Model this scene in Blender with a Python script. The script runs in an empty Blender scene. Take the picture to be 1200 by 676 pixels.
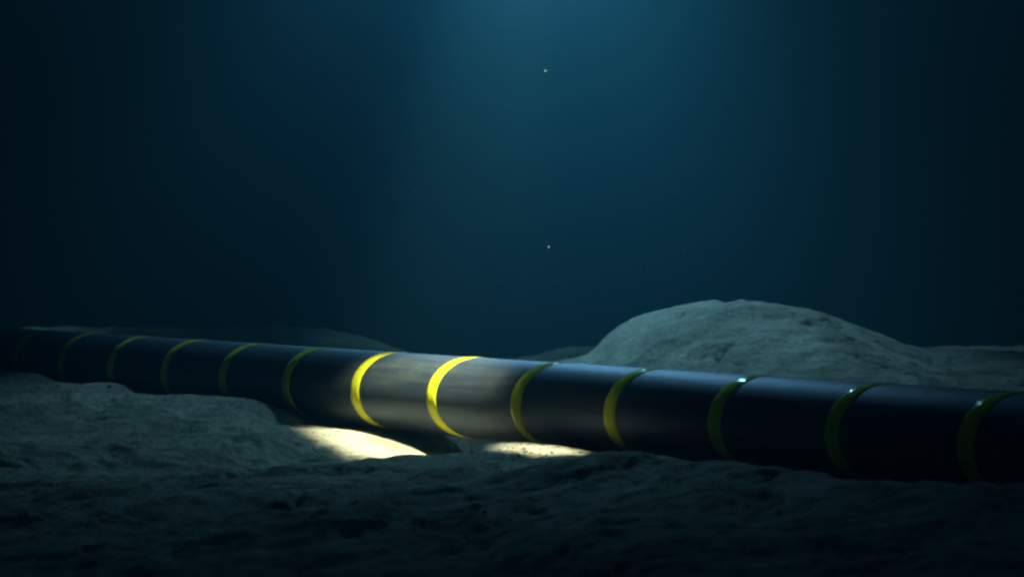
import bpy, math, random
import numpy as np
from mathutils import Vector, Matrix

random.seed(7)
rng = np.random.default_rng(11)
S = bpy.context.scene
COL = S.collection

# ------------------------------------------------------------------ camera
CAM_Z = 2.295
PITCH = 0.0169
cam_d = bpy.data.cameras.new('camera')
cam_d.sensor_width = 36.0
cam_d.lens = 36.0 * 2486.0 / 1200.0
cam_d.clip_start = 0.1
cam_d.clip_end = 2000.0
cam_d.dof.use_dof = True
cam_d.dof.focus_distance = 26.0
cam_d.dof.aperture_fstop = 1.0
cam = bpy.data.objects.new('camera', cam_d)
COL.objects.link(cam)
cam.location = (0, 0, CAM_Z)
cam.rotation_euler = (math.pi / 2 - PITCH, 0, 0)
S.camera = cam

# ------------------------------------------------------------------ world and sun (deep water: next to nothing arrives)
SUN_EL, SUN_AZ = math.radians(52), math.radians(-8)      # behind the pipe, slightly left
w = bpy.data.worlds.new('World')
S.world = w
w.use_nodes = True
nt = w.node_tree
nt.nodes.clear()
wo = nt.nodes.new('ShaderNodeOutputWorld')
wb = nt.nodes.new('ShaderNodeBackground')
sky = nt.nodes.new('ShaderNodeTexSky')
sky.sky_type = 'NISHITA'
sky.sun_disc = False
sky.sun_elevation = SUN_EL
sky.sun_rotation = SUN_AZ
tint = nt.nodes.new('ShaderNodeMix')
tint.data_type = 'RGBA'
tint.blend_type = 'MULTIPLY'
tint.inputs['Factor'].default_value = 1.0
tint.inputs['B'].default_value = (0.12, 0.55, 0.80, 1)   # what the water column lets through
nt.links.new(sky.outputs['Color'], tint.inputs['A'])
nt.links.new(tint.outputs['Result'], wb.inputs['Color'])
wb.inputs['Strength'].default_value = 0.022
nt.links.new(wb.outputs[0], wo.inputs['Surface'])


def aim(o, target):
    o.rotation_euler = (Vector(target) - o.location).to_track_quat('-Z', 'Y').to_euler()


sun_d = bpy.data.lights.new('sun', 'SUN')
sun_d.energy = 0.012
sun_d.angle = math.radians(12)
sun_d.color = (0.35, 0.75, 1.0)
sun = bpy.data.objects.new('sun', sun_d)
COL.objects.link(sun)
sun.location = (0, 0, 60)
sun.rotation_euler = Vector((-math.sin(SUN_AZ) * math.cos(SUN_EL), -math.cos(SUN_AZ) * math.cos(SUN_EL),
                             -math.sin(SUN_EL))).to_track_quat('-Z', 'Y').to_euler()

# added spots stand in for daylight shafts, from above and behind the pipe
def daylight(loc, target, energy, color, cone, soft, ramp):
    d = bpy.data.lights.new('daylight_spot', 'SPOT')
    d.energy = energy
    d.color = color
    d.spot_size = math.radians(cone)
    d.spot_blend = 1.0
    d.shadow_soft_size = soft
    ob = bpy.data.objects.new('daylight_spot', d)
    COL.objects.link(ob)
    ob.location = loc
    aim(ob, target)
    # hand-set ramp puts brighter and weaker sheets into the lamp, as waves would
    d.use_nodes = True
    ln = d.node_tree
    em = [n for n in ln.nodes if n.type == 'EMISSION'][0]
    tc = ln.nodes.new('ShaderNodeTexCoord')
    sp = ln.nodes.new('ShaderNodeSeparateXYZ')
    ln.links.new(tc.outputs['Normal'], sp.inputs[0])
    ab = ln.nodes.new('ShaderNodeMath')
    ab.operation = 'ABSOLUTE'
    ln.links.new(sp.outputs['Z'], ab.inputs[0])
    dv = ln.nodes.new('ShaderNodeMath')
    dv.operation = 'DIVIDE'
    ln.links.new(sp.outputs['X'], dv.inputs[0])
    ln.links.new(ab.outputs[0], dv.inputs[1])
    mr = ln.nodes.new('ShaderNodeMapRange')
    mr.inputs['From Min'].default_value = 1.0      # local X points to the left of the picture
    mr.inputs['From Max'].default_value = -1.0
    ln.links.new(dv.outputs[0], mr.inputs['Value'])
    cr = ln.nodes.new('ShaderNodeValToRGB')
    cr.color_ramp.interpolation = 'EASE'
    el = cr.color_ramp.elements
    while len(el) < len(ramp):
        el.new(0.5)
    for e, (p, v) in zip(list(el), sorted(ramp)):
        e.position = p
        e.color = (v, v, v, 1)
    ln.links.new(mr.outputs[0], cr.inputs['Fac'])
    ln.links.new(cr.outputs['Color'], em.inputs['Strength'])


daylight((-0.4, 40.3, 13.4), (-0.4, 31.8, 0.0), 34000, (0.27, 0.69, 1.0), 62.5, 0.18,
         [(0, .2), (.2, .5), (.30, .62), (.36, .55), (.41, .5), (.47, .62), (.54, .88), (.6, 1.0), (.68, 1.0), (.76, .8), (.86, .5), (1, .2)])
daylight((0.3, 62.0, 17.5), (0.3, 58.0, 0.0), 66000, (0.32, 0.80, 1.0), 130, 0.4,
         [(0, .7), (.1, .75), (.2, .9), (.25, .95), (.30, .12), (.37, .0), (.43, .5), (.5, .55), (.57, .6), (.63, .75), (.7, .7), (.8, .85), (1, .75)])

# the narrow white lamp beam that falls on the pipe and into the scour beside it
lp_d = bpy.data.lights.new('pool_lamp', 'SPOT')
lp_d.energy = 350000
lp_d.color = (1.0, 0.99, 0.70)
lp_d.spot_size = math.radians(12.2)
lp_d.spot_blend = 1.0
lp_d.shadow_soft_size = 0.12
lp = bpy.data.objects.new('pool_lamp', lp_d)
COL.objects.link(lp)

S.view_settings.view_transform = 'Standard'
S.view_settings.look = 'None'
S.view_settings.gamma = 1.0
S.view_settings.exposure = 0.0
S.view_settings.use_curve_mapping = False
S.render.engine = 'CYCLES'
S.cycles.use_denoising = True
S.cycles.filter_width = 2.4
S.cycles.max_bounces = 6
S.cycles.volume_bounces = 0
S.cycles.caustics_reflective = False
S.cycles.caustics_refractive = False
S.cycles.sample_clamp_indirect = 3.0

# ------------------------------------------------------------------ the pipe's own axes
R = 0.5                                        # pipe radius, axis at z = R
TH = 0.898
G0 = np.array([-0.668, 26.51])                 # a point of the axis, plan view
AX = np.array([math.cos(TH), -math.sin(TH)])   # along the pipe: to the right and nearer
NV = np.array([-math.sin(TH), -math.cos(TH)])  # across it, towards the camera
SPACING, BAND_W = 3.332 * R, 0.39 * R


def pt(u, v, z):
    p = G0 + AX * u + NV * v
    return Vector((p[0], p[1], z))


LAMP_U = -0.42
def slot_beam(o, loc, target, narrow):
    """point a lamp at a place, the long side of its slot-shaped beam along the pipe"""
    o.location = loc
    o.rotation_mode = 'QUATERNION'
    z_ = (o.location - target).normalized()
    x_ = Vector((AX[0], AX[1], 0))
    x_ = (x_ - z_ * x_.dot(z_)).normalized()
    o.rotation_quaternion = Matrix((x_, z_.cross(x_), z_)).transposed().to_quaternion()
    o.scale = (1.0, narrow, 1.0)


slot_beam(lp, pt(LAMP_U + 7.5, 1.6, 16.0), pt(LAMP_U, 0.60, 0.0), 0.50)
lp2_d = lp_d.copy()  # second spot, added to light only the sand patch beside the pipe
lp2_d.energy = 165000
lp2_d.spot_size = math.radians(6.0)
lp2 = bpy.data.objects.new('pool_lamp', lp2_d)
COL.objects.link(lp2)
slot_beam(lp2, pt(2.8, 1.35, 16.0), pt(2.85, 1.05, 0.0), 0.42)


# ------------------------------------------------------------------ helpers
def tag(o, label=None, cat=None, kind=None, group=None):
    if label: o['label'] = label
    if cat: o['category'] = cat
    if kind: o['kind'] = kind
    if group: o['group'] = group
    return o


def mat(name):
    m = bpy.data.materials.new(name)
    m.use_nodes = True
    t = m.node_tree
    return m, t, t.nodes['Principled BSDF']


def N(t, typ, **kw):
    n = t.nodes.new(typ)
    for k, v in kw.items():
        if k in n.inputs:
            n.inputs[k].default_value = v
        else:
            setattr(n, k, v)
    return n


def perlin(x, y, seed):
    r = np.random.default_rng(seed)
    perm = r.permutation(256)
    ang = r.random(256) * 2 * np.pi
    gx, gy = np.cos(ang), np.sin(ang)
    xi, yi = np.floor(x).astype(int), np.floor(y).astype(int)
    xf, yf = x - xi, y - yi
    sx = xf ** 3 * (xf * (xf * 6 - 15) + 10)
    sy = yf ** 3 * (yf * (yf * 6 - 15) + 10)

    def g(i, j, dx, dy):
        h = perm[(perm[i & 255] + j) & 255]
        return gx[h] * dx + gy[h] * dy
    a = g(xi, yi, xf, yf)
    b = g(xi + 1, yi, xf - 1, yf)
    c = g(xi, yi + 1, xf, yf - 1)
    d = g(xi + 1, yi + 1, xf - 1, yf - 1)
    return (a + (b - a) * sx) * (1 - sy) + (c + (d - c) * sx) * sy


def fbm(x, y, seed, octv=4, gain=.5):
    s, a, f = 0, 1.0, 1.0
    for k in range(octv):
        s = s + a * perlin(x * f + 17.3 * k, y * f - 9.1 * k, seed + k)
        a *= gain
        f *= 2.03
    return s


def ridged(x, y, seed, octv=4, gain=.5):
    s, a, f = 0, 1.0, 1.0
    for k in range(octv):
        s = s + a * (1 - 2 * np.abs(perlin(x * f + 5.7 * k, y * f + 3.1 * k, seed + k)) * 1.6)
        a *= gain
        f *= 2.1
    return s


def pchip(xk, yk, x):
    xk, yk = np.asarray(xk, float), np.asarray(yk, float)
    h = np.diff(xk)
    d = np.diff(yk) / h
    m = np.zeros_like(yk)
    m[0], m[-1] = 0, 0
    for i in range(1, len(xk) - 1):
        if d[i - 1] * d[i] > 0:
            w1, w2 = 2 * h[i] + h[i - 1], h[i] + 2 * h[i - 1]
            m[i] = (w1 + w2) / (w1 / d[i - 1] + w2 / d[i])
    x = np.clip(x, xk[0], xk[-1])
    i = np.clip(np.searchsorted(xk, x) - 1, 0, len(xk) - 2)
    t = (x - xk[i]) / h[i]
    return ((2 * t**3 - 3 * t**2 + 1) * yk[i] + (t**3 - 2 * t**2 + t) * h[i] * m[i]
            + (-2 * t**3 + 3 * t**2) * yk[i + 1] + (t**3 - t**2) * h[i] * m[i + 1])


def sstep(a, b, x):
    t = np.clip((x - a) / (b - a), 0, 1)
    return t * t * (3 - 2 * t)


# ------------------------------------------------------------------ the seabed
LINE_A = [(-14.24, 0.321), (-11.49, 0.351), (-10.23, 0.351), (-9.33, 0.257), (-8.47, 0.272), (-7.64, 0.338), (-6.71, 0.218), (-5.10, 0.278), (-3.72, 0.304), (-2.96, 0.162), (-2.54, 0.006), (-1.83, 0.007), (-1.05, -0.061), (-0.48, -0.107), (0.24, -0.212), (1.10, -0.258), (1.68, -0.093), (2.00, 0.110), (2.54, 0.125), (3.22, 0.110), (4.14, 0.056), (4.94, 0.029), (7.32, 0.056), (9.34, 0.078)]
LINE_B = [(-11.68, 0.228), (-9.13, 0.282), (-6.32, 0.223), (-3.87, 0.171), (-1.71, 0.029), (-0.82, -0.153), (-0.35, -0.211), (0.91, -0.134), (1.75, 0.008), (2.24, 0.02), (2.9, 0.07), (3.31, 0.06), (3.89, 0.02), (4.4, 0.14), (4.7, 0.24), (5.37, 0.360), (5.99, 0.341), (7.27, 0.293), (8.32, 0.286), (9.29, 0.316), (10.19, 0.372), (11.79, 0.387)]
MOUND = [(-0.53, -0.017), (0.53, 0.488), (1.20, 0.688), (1.59, 1.020), (2.12, 1.339), (2.66, 1.485), (3.19, 1.551), (3.72, 1.525), (4.38, 1.445), (5.05, 1.246), (5.58, 1.047), (6.11, 0.847), (6.64, 0.714), (7.97, 0.688), (9.30, 0.581)]
FARBANK = [(-12.40, 0.453), (-10.62, 0.666), (-9.21, 0.772), (-7.79, 0.719), (-6.37, 0.719), (-5.31, 0.790), (-4.25, 0.754), (-3.19, 0.560), (-2.13, 0.241), (-0.71, -0.078), (0.35, 0.099), (1.42, 0.347), (2.83, 0.453), (7.08, 0.382)]


def terrain(X, Y):
    du, dy = X - G0[0], Y - G0[1]
    U = du * AX[0] + dy * AX[1]
    V = du * NV[0] + dy * NV[1]
    a = pchip(*zip(*LINE_A), U)
    b = pchip(*zip(*LINE_B), U)
    hollow = np.exp(-((U - 0.35) / 0.85) ** 2)
    under = -0.03 - 0.30 * hollow
    back = 0.12 - 0.02 * hollow      # silt raised unseen behind the pipe to block light from the hollow
    # across the pipe: piecewise smooth profile
    vk = [-3.0, -0.7, 0.0, 0.8, 1.9, 4.0, 8.0, 14.0]
    hk = [back * 0 - 0.10, back, under, a, b, b * 0.45 - 0.10, b * 0 - 0.28, b * 0 - 0.35]
    Z = np.where(V <= vk[0], hk[0], hk[-1])
    for i in range(len(vk) - 1):
        t = np.clip((V - vk[i]) / (vk[i + 1] - vk[i]), 0, 1)
        s = t * t * (3 - 2 * t)
        sel = (V > vk[i]) & (V <= vk[i + 1])
        Z = np.where(sel, hk[i] * (1 - s) + hk[i + 1] * s, Z)
    # beyond the pipe the bed falls away, with a mound and low far banks on it
    Z = Z - 0.05 * np.maximum(Y - 36.0, 0) - 0.03 * np.maximum(Y - 60, 0)
    behind = sstep(-0.9, -3.5, V)
    cm = pchip(*zip(*MOUND), X)
    yy = Y - 33.0 - 0.35 * np.sin(X * 0.9)
    prof = np.where(yy < 0, np.exp(-(np.abs(yy) / 4.2) ** 2.2), np.exp(-(yy / 5.0) ** 2))
    mound = (cm + 0.1) * prof * behind
    cf = pchip(*zip(*FARBANK), X)
    yf = Y - 45.0
    far = (cf + 0.48) * np.where(yf < 0, np.exp(-(yf / 3.0) ** 2), np.exp(-(yf / 5.0) ** 2)) * behind
    Z = Z + mound + far * (1 - 0.8 * sstep(0.1, 0.8, mound))
    # lumps, scour marks and crust; little of it close against the pipe
    near = sstep(0.6, 1.9, np.abs(V))
    warp = fbm(X * .45, Y * .45, 3, 3)
    lum = fbm(X * .55 + warp, Y * .55, 21, 5, .52)
    crust = ridged(X * 0.75 + 1.2 * warp, Y * 1.1 + .8 * warp, 31, 5, .55)
    pits = fbm(X * 2.3, Y * 2.0, 41, 4, .6)
    front = sstep(1.2, 3.0, V)
    Z = Z + near * (0.10 * lum + 0.022 * (crust - 1)) + (0.7 + .3 * near) * 0.028 * pits
    Z = Z + front * (0.012 * (crust - 1) + 0.07 * lum)
    pm = sstep(0.25, .55, fbm(X * 1.15 + 40, Y * .95 + 3, 57, 3, .6)) * near
    Z = Z - 0.06 * pm * sstep(0.0, .4, fbm(X * 3.1, Y * 2.9, 59, 3, .6) + .15)
    # keep clear of the pipe itself
    inside = np.abs(V) < R + 0.03
    cap = R - np.sqrt(np.maximum((R + .03) ** 2 - V ** 2, 0)) 
    Z = np.where(inside, np.minimum(Z, cap), Z)
    return Z, mound, (a - 0.0) * sstep(6, 1, V) * sstep(0.3, .6, V) * sstep(-1.7, -2.4, U)


def graded(stops):
    out = [stops[0][0]]
    for (x0, d0), (x1, d1) in zip(stops[:-1], stops[1:]):
        n = max(2, int(round((x1 - x0) / (0.5 * (d0 + d1)))))
        t = np.linspace(0, 1, n + 1)[1:]
        r = d1 / d0
        s = t if abs(r - 1) < 1e-3 else (r ** t - 1) / (r - 1)
        out += list(x0 + (x1 - x0) * s)
    return np.array(out)


gx = graded([(-150, 12), (-30, 2.2), (-11, .10), (-7, .036), (7, .036), (11, .10), (30, 2.2), (150, 12)])
gy = graded([(-45, 9), (6, .6), (13.5, .042), (27, .042), (37, .055), (50, .16), (80, 2.5), (190, 14)])
XX, YY = np.meshgrid(gx, gy)
ZZ, MM, BB = terrain(XX, YY)
ny, nx = XX.shape
co = np.stack([XX, YY, ZZ], -1).reshape(-1, 3)
dzx = np.gradient(ZZ, axis=1) / np.gradient(XX, axis=1)
dzy = np.gradient(ZZ, axis=0) / np.gradient(YY, axis=0)
nor = np.stack([-dzx, -dzy, np.ones_like(ZZ)], -1).reshape(-1, 3)
nor /= np.linalg.norm(nor, axis=1, keepdims=True)
idx = np.arange(nx * ny).reshape(ny, nx)
quads = np.stack([idx[:-1, :-1], idx[:-1, 1:], idx[1:, 1:], idx[1:, :-1]], -1).reshape(-1, 4)
qm = MM.reshape(-1)[quads].mean(1) > 0.16
qb = (BB.reshape(-1)[quads].mean(1) > 0.05) & ~qm


def sheet(name, q, material):
    used, inv = np.unique(q, return_inverse=True)
    me = bpy.data.meshes.new(name)
    me.vertices.add(len(used))
    me.vertices.foreach_set('co', co[used].astype(np.float32).ravel())
    nq = len(q)
    me.loops.add(nq * 4)
    me.loops.foreach_set('vertex_index', inv.reshape(-1).astype(np.int32))
    me.polygons.add(nq)
    me.polygons.foreach_set('loop_start', np.arange(0, nq * 4, 4, dtype=np.int32))
    me.polygons.foreach_set('loop_total', np.full(nq, 4, dtype=np.int32))
    me.update(calc_edges=True)
    me.polygons.foreach_set('use_smooth', np.ones(nq, dtype=bool))
    me.normals_split_custom_set_from_vertices(nor[used].tolist())
    me.materials.append(material)
    o = bpy.data.objects.new(name, me)
    COL.objects.link(o)
    return o


# sand: pale grey-brown silt, darker coarse crust in patches
sand, t, b = mat('silty_sand')
g = N(t, 'ShaderNodeNewGeometry')
n1 = N(t, 'ShaderNodeTexNoise', Scale=1.1, Detail=6.0, Roughness=.6)
n2 = N(t, 'ShaderNodeTexNoise', Scale=14.0, Detail=8.0, Roughness=.7)
n3 = N(t, 'ShaderNodeTexNoise', Scale=60.0, Detail=4.0, Roughness=.6)
for n in (n1, n2, n3):
    t.links.new(g.outputs['Position'], n.inputs['Vector'])
r1 = N(t, 'ShaderNodeValToRGB')
r1.color_ramp.elements[0].position, r1.color_ramp.elements[0].color = .34, (.25, .24, .175, 1)
r1.color_ramp.elements[1].position, r1.color_ramp.elements[1].color = .62, (.46, .445, .335, 1)
t.links.new(n1.outputs['Fac'], r1.inputs['Fac'])
r2 = N(t, 'ShaderNodeValToRGB')
r2.color_ramp.elements[0].position, r2.color_ramp.elements[0].color = .36, (.35, .34, .32, 1)
r2.color_ramp.elements[1].position, r2.color_ramp.elements[1].color = .52, (1, 1, 1, 1)
t.links.new(n2.outputs['Fac'], r2.inputs['Fac'])
mx = N(t, 'ShaderNodeMix', data_type='RGBA', blend_type='MULTIPLY')
mx.inputs['Factor'].default_value = .6
t.links.new(r1.outputs['Color'], mx.inputs['A'])
t.links.new(r2.outputs['Color'], mx.inputs['B'])
t.links.new(mx.outputs['Result'], b.inputs['Base Color'])
b.inputs['Roughness'].default_value = .95
b.inputs['Specular IOR Level'].default_value = .1
bp1 = N(t, 'ShaderNodeBump', Strength=.9, Distance=.06)
t.links.new(n2.outputs['Fac'], bp1.inputs['Height'])
bp2 = N(t, 'ShaderNodeBump', Strength=.5, Distance=.012)
t.links.new(n3.outputs['Fac'], bp2.inputs['Height'])
t.links.new(bp1.outputs['Normal'], bp2.inputs['Normal'])
t.links.new(bp2.outputs['Normal'], b.inputs['Normal'])

o = sheet('seabed', quads[~qm & ~qb], sand)
tag(o, 'dark uneven silty sea floor with a scoured hollow under the pipe', 'seabed', 'structure')
o = sheet('sand_mound', quads[qm], sand)
tag(o, 'pale rounded sand mound rising behind the right part of the pipe', 'mound', 'structure')
o = sheet('sand_bank', quads[qb], sand)
tag(o, 'lumpy dim sand bank hiding the foot of the pipe at the left', 'sand bank', 'structure')

# ------------------------------------------------------------------ the pipeline
coat, t, b = mat('black_pipe_coating')
tcn = N(t, 'ShaderNodeTexCoord')
mp = N(t, 'ShaderNodeMapping')
mp.inputs['Scale'].default_value = (0.35, 9.0, 9.0)
t.links.new(tcn.outputs['Object'], mp.inputs['Vector'])
ns = N(t, 'ShaderNodeTexNoise', Scale=2.0, Detail=5.0, Roughness=.6)
t.links.new(mp.outputs['Vector'], ns.inputs['Vector'])
nd = N(t, 'ShaderNodeTexNoise', Scale=5.0, Detail=8.0, Roughness=.7)
t.links.new(tcn.outputs['Object'], nd.inputs['Vector'])
cr = N(t, 'ShaderNodeValToRGB')
cr.color_ramp.elements[0].position, cr.color_ramp.elements[0].color = .35, (.014, .020, .025, 1)
cr.color_ramp.elements[1].position, cr.color_ramp.elements[1].color = .75, (.034, .041, .036, 1)
t.links.new(ns.outputs['Fac'], cr.inputs['Fac'])
# a thin uneven dusting of silt
dm = N(t, 'ShaderNodeValToRGB')
dm.color_ramp.elements[0].position, dm.color_ramp.elements[0].color = .5, (0, 0, 0, 1)
dm.color_ramp.elements[1].position, dm.color_ramp.elements[1].color = .8, (.35, .35, .35, 1)
t.links.new(nd.outputs['Fac'], dm.inputs['Fac'])
mx = N(t, 'ShaderNodeMix', data_type='RGBA')
t.links.new(dm.outputs['Color'], mx.inputs['Factor'])
t.links.new(cr.outputs['Color'], mx.inputs['A'])
mx.inputs['B'].default_value = (.10, .10, .070, 1)
t.links.new(mx.outputs['Result'], b.inputs['Base Color'])
rr = N(t, 'ShaderNodeMapRange')
rr.inputs['To Min'].default_value = .50
rr.inputs['To Max'].default_value = .62
t.links.new(ns.outputs['Fac'], rr.inputs['Value'])
t.links.new(rr.outputs[0], b.inputs['Roughness'])
b.inputs['Specular IOR Level'].default_value = 1.0
b.inputs['Specular Tint'].default_value = (.36, .60, 1.0, 1)
bp = N(t, 'ShaderNodeBump', Strength=.12, Distance=.01)
t.links.new(ns.outputs['Fac'], bp.inputs['Height'])
t.links.new(bp.outputs['Normal'], b.inputs['Normal'])

yel, t, b = mat('yellow_band_paint')
tcn = N(t, 'ShaderNodeTexCoord')
nd = N(t, 'ShaderNodeTexNoise', Scale=7.0, Detail=8.0, Roughness=.7)
gp = N(t, 'ShaderNodeNewGeometry')
t.links.new(gp.outputs['Position'], nd.inputs['Vector'])
cr = N(t, 'ShaderNodeValToRGB')
cr.color_ramp.elements[0].position, cr.color_ramp.elements[0].color = .30, (.44, .46, .014, 1)
cr.color_ramp.elements[1].position, cr.color_ramp.elements[1].color = .55, (.64, .66, .022, 1)
t.links.new(nd.outputs['Fac'], cr.inputs['Fac'])
t.links.new(cr.outputs['Color'], b.inputs['Base Color'])
b.inputs['Roughness'].default_value = .14
b.inputs['Specular IOR Level'].default_value = .06


def tube(name, u0, u1, rad, steps, seg, material, parent, chamfer=0.0, closed=True, slant=0.0):
    us = list(np.linspace(u0, u1, steps + 1))
    rings = [(u, rad) for u in us]
    if chamfer:
        rings = [(u0, rad - chamfer), (u0 + chamfer, rad)] + [(u, rad) for u in us[1:-1]] + [(u1 - chamfer, rad), (u1, rad - chamfer)]
    vs, fs = [], []
    for (u, r_) in rings:
        for k in range(seg):
            an = 2 * math.pi * k / seg
            vs.append((u + slant * (1 + math.cos(an)) * rad, r_ * math.cos(an), r_ * math.sin(an)))
    for i in range(len(rings) - 1):
        for k in range(seg):
            k2 = (k + 1) % seg
            fs.append((i * seg + k, i * seg + k2, (i + 1) * seg + k2, (i + 1) * seg + k)[::-1])
    if closed:
        fs.append(tuple(range(seg)))
        fs.append(tuple(range((len(rings) - 1) * seg, len(rings) * seg))[::-1])
    me = bpy.data.meshes.new(name)
    me.from_pydata(vs, [], fs)
    for p in me.polygons:
        p.use_smooth = len(p.vertices) == 4
    me.materials.append(material)
    me.update()
    ob = bpy.data.objects.new(name, me)
    COL.objects.link(ob)
    ob.parent = parent
    return ob


pipe = bpy.data.objects.new('pipeline', None)
COL.objects.link(pipe)
pipe.location = pt(0, 0, R)
pipe.rotation_euler = (0, 0, math.atan2(AX[1], AX[0]))
tag(pipe, 'long black submarine pipeline ringed with yellow bands lying across the sea floor', 'pipeline')
tube('pipe_body', -75, 45, R, 240, 128, coat, pipe)
band0 = None
for i in range(-9, 9):
    if band0 is None:
        ob = band0 = tube('yellow_band', 0, BAND_W, R + .004, 3, 128, yel, pipe, .003, closed=False, slant=.45)    # the bands sit at a slant
    else:
        ob = band0.copy()
        COL.objects.link(ob)
        ob.parent = pipe
    ob.location = (i * SPACING, 0, 0)

# ------------------------------------------------------------------ pebbles and drifting marine snow
peb, t, b = mat('dark_pebble')
b.inputs['Roughness'].default_value = .8
nn = N(t, 'ShaderNodeTexNoise', Scale=20.0)
cr = N(t, 'ShaderNodeValToRGB')
cr.color_ramp.elements[0].color = (.03, .028, .025, 1)
cr.color_ramp.elements[1].color = (.14, .13, .11, 1)
t.links.new(nn.outputs['Fac'], cr.inputs['Fac'])
t.links.new(cr.outputs['Color'], b.inputs['Base Color'])

ICO_V = []
ph = (1 + 5 ** .5) / 2
for s1 in (-1, 1):
    for s2 in (-1, 1):
        ICO_V += [(0, s1, s2 * ph), (s1, s2 * ph, 0), (s2 * ph, 0, s1)]
ICO_V = np.array(ICO_V, float) / math.sqrt(1 + ph * ph)
ICO_F = [(a, b_, c) for a in range(12) for b_ in range(a + 1, 12) for c in range(b_ + 1, 12)
         if all(np.linalg.norm(ICO_V[i] - ICO_V[j]) < 1.1 for i, j in ((a, b_), (b_, c), (a, c)))]
ICO_F = [(a, b_, c) if np.dot(np.cross(ICO_V[b_] - ICO_V[a], ICO_V[c] - ICO_V[a]), ICO_V[a]) > 0 else (a, c, b_) for a, b_, c in ICO_F]


def cloud(name, pts, sizes, flat, material, label, cat):
    vs, fs = [], []
    for p, s in zip(pts, sizes):
        k = len(vs)
        q = ICO_V * (s * rng.uniform(.65, 1.25, (12, 1)))
        q = q * np.array([rng.uniform(.8, 1.3), rng.uniform(.8, 1.3), flat])
        a = rng.uniform(0, 6.28)
        c_, s_ = math.cos(a), math.sin(a)
        q = np.stack([q[:, 0] * c_ - q[:, 1] * s_, q[:, 0] * s_ + q[:, 1] * c_, q[:, 2]], -1) + np.array(p)
        vs += q.tolist()
        fs += [(a_ + k, b_ + k, c2 + k) for a_, b_, c2 in ICO_F]
    me = bpy.data.meshes.new(name)
    me.from_pydata(vs, [], fs)
    me.materials.append(material)
    ob = bpy.data.objects.new(name, me)
    COL.objects.link(ob)
    return tag(ob, label, cat, 'stuff')


pp, ps = [], []
for _ in range(420):
    u = rng.uniform(-9, 7)
    v = rng.choice([rng.uniform(.55, 1.8), rng.uniform(1.5, 6.0)], p=[.7, .3])
    p = pt(u, v, 0)
    s = float(np.clip(rng.lognormal(-4.5, .45), .005, .03))
    pp.append((p.x, p.y)); ps.append(s)
for _ in range(140):                              # a gravelly patch where the pipe comes back to the sand
    p = pt(rng.normal(2.8, .45), rng.uniform(.55, 1.6), 0)
    pp.append((p.x, p.y)); ps.append(float(rng.uniform(.006, .017)))
zz, _, _ = terrain(np.array([p[0] for p in pp]), np.array([p[1] for p in pp]))
cloud('pebbles', [(p[0], p[1], z + s * .25) for p, z, s in zip(pp, zz, ps)], ps, .7, peb,
      'small dark pebbles strewn over the sand beside the pipe', 'pebbles')

snow, t, b = mat('marine_snow_flake')
b.inputs['Base Color'].default_value = (.55, .66, .72, 1)
b.inputs['Roughness'].default_value = .9
tl = N(t, 'ShaderNodeBsdfTranslucent')
tl.inputs['Color'].default_value = (.60, .76, .85, 1)
nz = N(t, 'ShaderNodeTexNoise', Scale=40.0)
ms = N(t, 'ShaderNodeMixShader')
mr2 = N(t, 'ShaderNodeMapRange')
mr2.inputs['To Min'].default_value = .45
mr2.inputs['To Max'].default_value = .8
t.links.new(nz.outputs['Fac'], mr2.inputs['Value'])
t.links.new(mr2.outputs[0], ms.inputs['Fac'])
t.links.new(b.outputs[0], ms.inputs[1])
t.links.new(tl.outputs[0], ms.inputs[2])
t.links.new(ms.outputs[0], t.nodes['Material Output'].inputs['Surface'])
sp_, ss_ = [], []
for _ in range(340):
    y = rng.uniform(19, 42)
    x = rng.uniform(-.30, .30) * y
    z = rng.uniform(.7, CAM_Z + .14 * y)
    sp_.append((x, y, z)); ss_.append(float(np.clip(rng.lognormal(-5.3, .45), .003, .008)))
cloud('marine_snow', sp_, ss_, .8, snow, 'pale specks of marine snow drifting in the dark water', 'marine snow')

# ------------------------------------------------------------------ the water itself
me = bpy.data.meshes.new('haze')
x0, x1, y0, y1, z0, z1 = -170, 170, -60, 210, -18, 19
v = [(x, y, z) for z in (z0, z1) for y in (y0, y1) for x in (x0, x1)]
f = [(0, 2, 3, 1), (4, 5, 7, 6), (0, 1, 5, 4), (2, 6, 7, 3), (0, 4, 6, 2), (1, 3, 7, 5)]
me.from_pydata(v, [], f)
hz = bpy.data.objects.new('haze', me)
COL.objects.link(hz)
tag(hz, 'dim blue sea water fading everything far into darkness', 'sea water', 'stuff')
hm = bpy.data.materials.new('sea_water_haze')
hm.use_nodes = True
t = hm.node_tree
t.nodes.clear()
ho = t.nodes.new('ShaderNodeOutputMaterial')
pv = t.nodes.new('ShaderNodeVolumePrincipled')
pv.inputs['Color'].default_value = (.068, .25, .33, 1)
pv.inputs['Density'].default_value = .03
pv.inputs['Anisotropy'].default_value = 0.78
pv.inputs['Absorption Color'].default_value = (0, 0, 0, 1)
t.links.new(pv.outputs['Volume'], ho.inputs['Volume'])
me.materials.append(hm)
